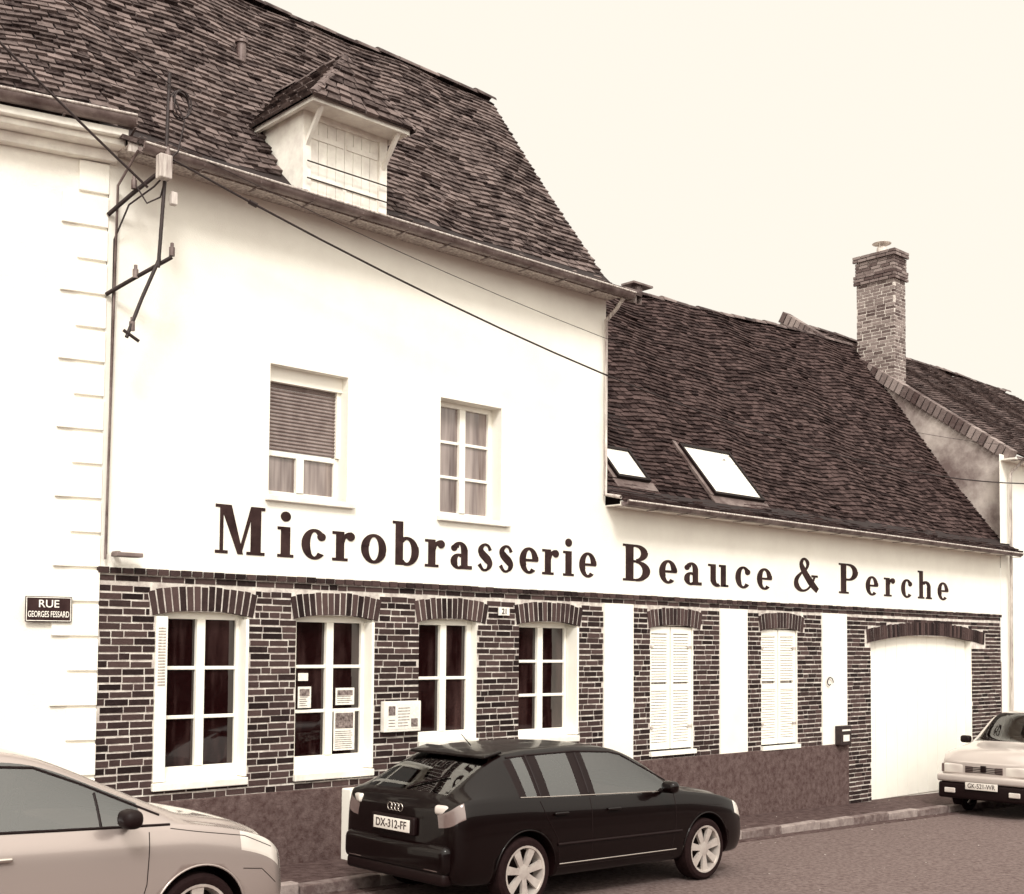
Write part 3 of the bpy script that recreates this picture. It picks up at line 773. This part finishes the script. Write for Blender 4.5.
def car(name,st,wx,r,pm,loc,rot,side_glass,side_black,ws,rw,lights,spokes,sw,archr=.05,zs=1.0):
    e=empty(name,loc,rot)
    st=[(s[0],s[1],s[2],s[3]*zs,s[4],s[5]*zs,s[6]*zs) for s in st]
    n=len(st); V=[]; idx={}
    def mix(a,b,t): return a+(b-a)*t
    for i,(x,zb,w,zb2,wt,ze,zt) in enumerate(st):
        zsh=zb2-.13; wb=.94*w
        sec=[(0,zb),(.6*w,zb),(.92*w,zb+.01),(.985*w,zb+.10),(w,.5*(zb+.1+zsh)),(.985*w,zsh),(wb,zb2),(mix(wb,wt,.46),mix(zb2,ze,.52)),(wt,ze),(.90*wt,ze+.62*(zt-ze)),(.5*wt,zt-.08*(zt-ze)),(0,zt)]
        for j,(y,z) in enumerate(sec):
            for s in ((1,) if j in (0,11) else (1,-1)):
                idx[(i,j,s)]=len(V); V.append((x,y*s,z))
                if j in (0,11): idx[(i,j,-1)]=idx[(i,j,1)]
    F=[];MI=[]
    for i in range(n-1):
        for j in range(11):
            for s in (1,-1):
                q=[idx[(i,j,s)],idx[(i+1,j,s)],idx[(i+1,j+1,s)],idx[(i,j+1,s)]]
                if s==-1: q=q[::-1]
                mi=0
                if j in (6,7) and i in side_glass: mi=1
                if j in (6,7) and i in side_black: mi=2
                if j in (9,10) and (i in ws or i in rw): mi=1
                if j<2: mi=2
                for (ia,js,m_) in lights:
                    if i in ia and j in js: mi=m_
                F.append(q); MI.append(mi)
    for i,dx in ((0,-.035),(n-1,.05)):
        mid={}
        for j in range(2,10):
            a=V[idx[(i,j,1)]]; mid[j]=len(V); V.append((a[0]+dx,0,a[2]))
        mid[1]=idx[(i,0,1)]; mid[10]=idx[(i,11,1)]
        for j in range(1,10):
            for s in (1,-1):
                q=[idx[(i,j,s)],idx[(i,j+1,s)],mid[j+1],mid[j]]
                if (s==-1)!=(i!=0): q=q[::-1]
                F.append(q); MI.append(0)
    me=bpy.data.meshes.new('body'); me.from_pydata(V,[],F)
    for m in (pm,carglass,blackp,lampm,lampd): me.materials.append(m)
    me.polygons.foreach_set('material_index',MI); me.polygons.foreach_set('use_smooth',[True]*len(F))
    bm=bmesh.new(); bm.from_mesh(me); bmesh.ops.recalc_face_normals(bm,faces=bm.faces)
    cl=bm.edges.layers.float.new('crease_edge')
    bm.edges.ensure_lookup_table(); inv={v:k for k,v in idx.items()}
    for ed in bm.edges:
        a,b=[inv.get(v.index) for v in ed.verts]
        if a and b and a[1]==b[1]:
            if a[1]==6: ed[cl]=.6
            if a[1] in (8,9) : ed[cl]=.4
            if a[1]==2: ed[cl]=.5
            if a[1]==5: ed[cl]=.35
    bm.to_mesh(me); bm.free()
    ob=bpy.data.objects.new('body',me); COL.objects.link(ob)
    su=ob.modifiers.new('s','SUBSURF'); su.levels=2; su.render_levels=2
    cm=MB()
    for x in wx:
        for s in (1,-1): 
            Nn=48; R=r+archr
            vs=[(x+R*math.cos(2*math.pi*k/Nn),s*.58,r+.01+R*math.sin(2*math.pi*k/Nn)) for k in range(Nn)]+[(x+R*math.cos(2*math.pi*k/Nn),s*1.2,r+.01+R*math.sin(2*math.pi*k/Nn)) for k in range(Nn)]
            fs=[(k,(k+1)%Nn,Nn+(k+1)%Nn,Nn+k) for k in range(Nn)]+[tuple(range(Nn-1,-1,-1)),tuple(range(Nn,2*Nn))]
            cm.add(vs,fs,2)
    cu=cm.obj('cut',[pm,carglass,blackp,lampm,lampd])
    bm=bmesh.new(); bm.from_mesh(cu.data); bmesh.ops.recalc_face_normals(bm,faces=bm.faces); bm.to_mesh(cu.data); bm.free()
    bo=ob.modifiers.new('b','BOOLEAN'); bo.operation='DIFFERENCE'; bo.object=cu; bo.solver='EXACT'
    bpy.context.view_layer.update()
    bake(ob)
    bpy.data.objects.remove(cu)
    ob.parent=e
    bv=BVHTree.FromPolygons([v.co.copy() for v in ob.data.vertices],[tuple(p.vertices) for p in ob.data.polygons])
    def sy(x,z,s):
        h=bv.ray_cast(Vector((x,s*2,z)),Vector((0,-s,0)))
        return h[0].y if h[0] is not None else s*.8
    def sx(y,z,d):
        h=bv.ray_cast(Vector((8*d if d>0 else -5,y,z)),Vector((-d,0,0)))
        return h[0].x if h[0] is not None else 0
    for k,x in enumerate(wx):
        for s in (1,-1):
            y=s*(st[n//2][2]-.125)
            wheel(e,'wheel_%d%s'%(k,'l' if s>0 else 'r'),x,y,r,s,spokes,sw)
            pts=[]
            for a in range(0,25):
                t=math.radians(8+164*a/24); xx=x+(r+archr)*math.cos(t); zz=r+.01+(r+archr)*math.sin(t)
                pts.append((xx,sy(xx,zz+.004,s)-s*.002,zz))
            tube('arch_lip_%d%s'%(k,'l' if s>0 else 'r'),pts,.008,pm,e)
    return e,sy,sx,ob
def seam(e,sy,pts,nm,mat=None,r=.0035,out=0.0,n=14,sides=(1,-1)):
    for s in sides:
        P_=[]
        for a,b in zip(pts,pts[1:]):
            for k in range(n): 
                x=a[0]+(b[0]-a[0])*k/n; z=a[1]+(b[1]-a[1])*k/n
                P_.append((x,sy(x,z,s)+s*out,z))
        x,z=pts[-1]; P_.append((x,sy(x,z,s)+s*out,z))
        tube(nm,P_,r,mat or blackp,e)
def interior(e,xf,xr,zb,hw,xd):
    mb=MB()
    for xs_,hh in ((xf,1.10),(xr,1.04)):
        for yy in (-.36,.36):
            mb.box(xs_-.06,xs_+.06,yy-.22,yy+.22,.3,hh-.1); mb.box(xs_-.05,xs_+.05,yy-.12,yy+.12,hh-.08,hh+.08)
            mb.box(xs_,xs_+.5,yy-.22,yy+.22,.3,.55)
    mb.box(xd-.15,xd+.35,-hw,hw,.4,zb-.03)
    mb.box(.25,xd,-hw+.05,hw-.05,.26,.30)
    mb.obj('interior',[seatm],e,bevel=.04)
    pts=[(xd-.28+.06*math.sin(t),.36+.17*math.cos(t),zb+.0+.16*math.sin(t)) for t in [2*math.pi*k/24 for k in range(24)]]
    tube('steering_wheel',pts,.014,blackp,e,cyclic=True)
def rbox(e,nm,c,s,mat,bev=.03,rot=(0,0,0)):
    mb=MB(); mb.box(-s[0]/2,s[0]/2,-s[1]/2,s[1]/2,-s[2]/2,s[2]/2)
    o=mb.obj(nm,[mat],e); o.location=c; o.rotation_euler=rot
    b=o.modifiers.new('b','BEVEL'); b.width=bev; b.segments=4
    for p in o.data.polygons: p.use_smooth=True
    return o

slope=math.atan(.022)
A3=[(0.06,.36,.70,.86,.60,.88,.90),(.09,.29,.80,.93,.63,.95,.97),(.15,.25,.855,.975,.65,1.00,1.02),(.27,.24,.872,.985,.645,1.06,1.10),
(.62,.235,.88,.985,.60,1.235,1.30),(.82,.235,.88,.98,.585,1.305,1.37),(.86,.235,.88,.98,.585,1.315,1.38),(1.04,.235,.88,.97,.59,1.335,1.40),(1.10,.235,.88,.965,.59,1.345,1.41),
(1.66,.235,.88,.955,.60,1.365,1.425),(1.75,.235,.88,.95,.60,1.365,1.425),(2.06,.235,.88,.945,.60,1.355,1.42),(2.34,.235,.88,.94,.59,1.325,1.385),
(2.60,.235,.88,.935,.62,1.235,1.29),(2.90,.235,.88,.93,.68,1.065,1.12),(3.10,.235,.88,.925,.72,.95,.99),(3.26,.235,.88,.91,.72,.93,.96),
(3.70,.235,.875,.86,.70,.875,.915),(3.98,.235,.845,.79,.65,.80,.84),(4.14,.24,.79,.72,.59,.73,.76),(4.22,.26,.71,.64,.53,.65,.67),(4.26,.30,.63,.56,.48,.57,.58)]
pA=paint('paint_black',.0,.0,.35,k=.35,coat=.35,spec=.12)
e,sy,sx,ob=car('parked_car',A3,(.86,3.44),.318,pA,(6.80,-1.85,road(6.8)),(0,slope,0),
   side_glass={6,8,10,11,12,13},side_black={5,7,9},ws={12,13,14},rw={2,3,4},lights=[({0,1},{5},4),({18},{5},3)],spokes=7,sw=.040)
interior(e,1.95,1.15,.93,.72,2.75)
seam(e,sy,[(1.70,.30),(1.70,.94)],'door_seam'); seam(e,sy,[(2.86,.32),(2.93,.6),(2.93,.92)],'door_seam'); seam(e,sy,[(1.04,.94),(1.10,.80),(1.24,.60),(1.28,.34)],'door_seam')
seam(e,sy,[(1.26,.33),(2.88,.33)],'door_seam')
seam(e,sy,[(1.28,.36),(2.95,.36)],'sill_trim',mat=chrome,r=.006,out=.0,n=30)
seam(e,sy,[(1.24,.54),(3.02,.54)],'side_moulding',r=.014,out=.002,n=30)
seam(e,sy,[(.80,.985),(1.1,.975),(1.7,.963),(2.3,.952),(2.98,.938)],'window_trim',mat=chrome,r=.005,out=.003)
seam(e,sy,[(.84,1.315),(1.1,1.335),(1.7,1.355),(2.2,1.335),(2.36,1.305),(2.95,1.03)],'window_seal',r=.012,out=-.004)
for x in (1.07,1.705): seam(e,sy,[(x,.975),(x,1.34)],'pillar',r=.018,out=-.008,n=8)
seam(e,sy,[(3.16,.80),(3.7,.76)],'wing_seam',r=.002)
for s in (1,-1):
    for x in (2.0,1.28): rbox(e,'door_handle',(x,sy(x,.82,s)+s*.015,.82),(.18,.03,.028),pA,.012)
    rbox(e,'door_mirror',(2.70,s*.98,1.0),(.12,.18,.12),pA,.05)
    rbox(e,'mirror_stalk',(2.74,s*.88,.955),(.07,.12,.04),blackp,.012)
    rbox(e,'tail_lamp',(.115,s*.64,.895),(.09,.24,.085),lampm,.03,(0,0,s*-.35))
    rbox(e,'fog_lamp',(.03,s*.55,.40),(.05,.2,.06),lampd,.015)
rbox(e,'rear_bumper',(.08,0,.47),(.16,1.48,.26),pA,.07)
rbox(e,'bumper_lower',(.09,0,.31),(.14,1.42,.12),blackp,.04)
rbox(e,'plate_recess',(.03,0,.72),(.05,.62,.16),blackp,.015)
rbox(e,'rear_plate',(-.002,0,.72),(.012,.52,.11),platem,.004)
text('plate_text','DX-312-FF',.10,(-.0105,0,.72),(math.pi/2,0,-math.pi/2),letterm,e,.44,ex=.001)
for k in range(4):
    tube('badge_ring',[(.035,.075-.05*k+.034*math.cos(t),.87+.034*math.sin(t)) for t in [2*math.pi*q/20 for q in range(20)]],.004,chrome,e,cyclic=True)
rbox(e,'roof_spoiler',(.72,0,1.345),(.22,1.08,.03),pA,.013,(0,-.22,0))
tube('rear_wiper',[(.16,0,1.03),(.22,-.1,1.08),(.36,-.36,1.16)],.008,blackp,e)
tube('antenna',[(.92,0,1.395),(.80,0,1.50)],.005,blackp,e)
rbox(e,'grille',(4.30,0,.50),(.04,.5,.34),blackp,.02)

SV=[(0.00,.40,.66,.86,.58,.88,.90),(.05,.32,.77,.93,.61,.95,.97),(.12,.27,.83,.97,.63,1.02,1.05),(.20,.25,.855,.985,.63,1.10,1.15),
(.38,.24,.868,.99,.60,1.28,1.35),(.52,.235,.87,.99,.59,1.34,1.42),(.60,.235,.87,.985,.59,1.35,1.43),(.90,.235,.87,.975,.59,1.375,1.45),(.98,.235,.87,.97,.59,1.38,1.455),
(1.52,.235,.87,.955,.60,1.385,1.46),(1.61,.235,.87,.95,.60,1.385,1.46),(1.90,.235,.87,.945,.60,1.375,1.45),(2.14,.235,.87,.94,.59,1.345,1.41),
(2.42,.235,.87,.935,.62,1.235,1.30),(2.82,.235,.87,.93,.69,1.065,1.13),(3.10,.235,.87,.925,.74,.955,1.01),(3.24,.235,.87,.915,.73,.93,.985),
(3.58,.235,.862,.86,.70,.875,.94),(3.82,.235,.82,.79,.64,.80,.855),(3.95,.24,.76,.70,.58,.71,.75),(4.02,.26,.68,.62,.52,.63,.66),(4.06,.30,.60,.54,.46,.55,.57)]
pS=paint('paint_silver',.64,.45,.27,k=1,coat=.7)
e,sy,sx,ob=car('parked_car.001',SV,(.70,3.24),.318,pS,(1.16,-1.93,road(1.1)),(0,slope,0),
   side_glass={6,8,10,11,12,13},side_black={7,9},ws={12,13,14},rw={2,3},lights=[({0,1,2},{5},4),({17,18},{5},3)],spokes=5,sw=.05,zs=1.06)
interior(e,1.85,.95,1.0,.72,2.62)
seam(e,sy,[(1.56,.30),(1.56,.98)],'door_seam'); seam(e,sy,[(2.74,.32),(2.82,.6),(2.84,.95)],'door_seam')
seam(e,sy,[(1.15,.33),(2.76,.33)],'door_seam')
seam(e,sy,[(3.0,.965),(3.2,.93),(3.6,.87),(3.86,.765)],'bonnet_seam',r=.003)
seam(e,sy,[(.55,1.035),(1.0,1.035),(1.56,1.02),(2.2,1.005),(3.0,.99)],'window_trim',mat=blackp,r=.010,out=.001)
seam(e,sy,[(1.6,1.43),(2.1,1.40),(2.42,1.28),(2.95,1.05)],'window_seal',r=.011,out=-.003)
seam(e,sy,[(1.565,1.04),(1.565,1.42)],'pillar',r=.02,out=-.008,n=8)
seam(e,sy,[(2.50,1.0),(2.50,1.22)],'quarter_pillar',r=.012,out=-.005,n=8)
seam(e,sy,[(3.58,.64),(3.75,.62),(3.9,.50)],'bumper_seam',r=.003)
seam(e,sy,[(1.25,.42),(2.9,.42)],'side_moulding',r=.014,out=.001,n=30,mat=blackp)
for s in (1,-1):
    rbox(e,'door_handle',(1.80,sy(1.80,.85,s)+s*.015,.85),(.19,.03,.03),chrome,.013)
    rbox(e,'door_mirror',(2.62,s*.985,1.07),(.14,.18,.13),blackp,.055)
    rbox(e,'mirror_stalk',(2.68,s*.88,1.015),(.07,.12,.04),blackp,.012)
    rbox(e,'fog_lamp',(3.90,s*.60,.40),(.14,.16,.09),lampm,.035,(0,0,s*-.5))
rbox(e,'front_grille',(4.055,0,.44),(.08,.80,.16),blackp,.03)
rbox(e,'front_plate',(4.11,0,.46),(.012,.52,.11),platem,.004)
rbox(e,'splitter',(3.96,0,.27),(.22,1.25,.05),blackp,.02)

PG=[(0.00,.38,.66,.80,.56,.82,.84),(.08,.30,.75,.87,.60,.90,.93),(.20,.25,.785,.90,.60,1.02,1.07),(.40,.24,.79,.90,.59,1.26,1.33),(.52,.235,.79,.90,.60,1.31,1.375),
(1.0,.235,.79,.90,.61,1.335,1.40),(1.45,.235,.79,.90,.61,1.335,1.40),(1.55,.235,.79,.90,.61,1.335,1.40),(2.08,.235,.79,.90,.60,1.315,1.375),
(2.26,.235,.79,.90,.61,1.23,1.29),(2.56,.235,.79,.90,.65,1.04,1.10),(2.76,.235,.79,.895,.68,.92,.96),(3.2,.235,.79,.86,.68,.88,.92),
(3.50,.235,.775,.82,.66,.835,.87),(3.62,.24,.74,.77,.63,.78,.80),(3.67,.27,.71,.73,.61,.74,.75),(3.69,.30,.68,.69,.59,.70,.71)]
pP=paint('paint_pale',.74,.1,.3,k=.85)
e,sy,sx,ob=car('parked_car.002',PG,(.62,3.0),.285,pP,(18.5+3.69,-1.68,road(22.19)),(0,-slope,math.pi),
   side_glass={4,5,7,8,9},side_black={6},ws={8,9,10},rw={1,2},lights=[],spokes=7,sw=.03,zs=1.17)
interior(e,1.75,.85,1.05,.66,2.45)
for s in (1,-1):
    rbox(e,'headlamp',(3.67,s*.50,.72),(.09,.33,.15),lampm,.025)
    rbox(e,'indicator',(3.63,s*.68,.72),(.12,.08,.14),lampd,.02)
    rbox(e,'door_mirror',(2.5,s*.9,1.13),(.12,.17,.12),blackp,.04)
    rbox(e,'fog_lamp',(3.79,s*.52,.38),(.03,.18,.08),lampm,.015)
rbox(e,'front_grille',(3.68,0,.72),(.08,.62,.12),lampd,.015)
for k in range(4): rbox(e,'grille_slat',(3.725,0,.68+.026*k),(.01,.6,.010),blackp,.003)
rbox(e,'emblem',(3.735,0,.74),(.02,.09,.10),blackp,.01)
rbox(e,'front_bumper',(3.70,0,.57),(.18,1.50,.12),pP,.04)
rbox(e,'bumper_lower',(3.69,0,.38),(.17,1.46,.25),blackp,.04)
rbox(e,'front_plate',(3.80,0,.47),(.012,.52,.11),platem,.004)
text('plate_text','GK-521-WR',.10,(3.8075,0,.47),(math.pi/2,0,math.pi/2),letterm,e,.44,ex=.001)
tube('wiper',[(2.82,.5,1.10),(2.66,.05,1.17)],.008,blackp,e); tube('wiper',[(2.82,-.05,1.10),(2.66,-.5,1.17)],.008,blackp,e)

# ------------------------------------------------------------------ world / sun
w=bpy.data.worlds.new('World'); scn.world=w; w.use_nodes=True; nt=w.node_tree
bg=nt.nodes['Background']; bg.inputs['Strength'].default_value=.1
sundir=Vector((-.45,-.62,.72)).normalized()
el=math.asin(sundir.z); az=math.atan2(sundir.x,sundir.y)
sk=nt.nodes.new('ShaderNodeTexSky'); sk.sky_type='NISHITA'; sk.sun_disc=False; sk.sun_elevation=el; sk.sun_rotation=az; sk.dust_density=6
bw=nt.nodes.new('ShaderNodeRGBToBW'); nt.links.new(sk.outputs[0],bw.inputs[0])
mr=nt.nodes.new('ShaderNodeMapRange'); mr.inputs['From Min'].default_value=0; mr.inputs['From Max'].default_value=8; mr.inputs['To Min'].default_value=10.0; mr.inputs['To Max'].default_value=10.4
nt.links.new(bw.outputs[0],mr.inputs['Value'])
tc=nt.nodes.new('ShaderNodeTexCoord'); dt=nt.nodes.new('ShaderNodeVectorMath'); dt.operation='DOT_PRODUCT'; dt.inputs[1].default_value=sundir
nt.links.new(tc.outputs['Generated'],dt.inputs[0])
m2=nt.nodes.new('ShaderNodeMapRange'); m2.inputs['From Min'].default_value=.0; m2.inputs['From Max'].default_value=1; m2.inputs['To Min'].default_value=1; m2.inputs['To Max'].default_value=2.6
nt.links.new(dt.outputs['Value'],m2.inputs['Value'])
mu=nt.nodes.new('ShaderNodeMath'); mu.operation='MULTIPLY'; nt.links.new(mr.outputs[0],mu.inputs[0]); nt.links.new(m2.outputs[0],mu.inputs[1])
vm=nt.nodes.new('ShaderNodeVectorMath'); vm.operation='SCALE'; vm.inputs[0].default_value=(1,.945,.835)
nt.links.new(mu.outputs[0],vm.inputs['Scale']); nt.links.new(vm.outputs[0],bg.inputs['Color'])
sl=bpy.data.lights.new('sun','SUN'); sl.energy=2.5; sl.angle=math.radians(14); sl.color=(1,.975,.93)
so_=bpy.data.objects.new('sun',sl); COL.objects.link(so_); so_.rotation_euler=sundir.to_track_quat('Z','Y').to_euler()

# ------------------------------------------------------------------ camera
cd=bpy.data.cameras.new('camera'); cam=bpy.data.objects.new('camera',cd); COL.objects.link(cam)
cam.location=(0,-10.7,2.27); cam.rotation_euler=tuple(math.radians(a) for a in (92.8001,-.4495,-43.0887))
cd.sensor_width=36; cd.lens=1230*36/1024; cd.shift_y=(588.5-447)/1024; cd.clip_end=2000; cd.clip_start=.1
scn.camera=cam
scn.view_settings.view_transform='Standard'; scn.view_settings.look='None'; scn.view_settings.exposure=0
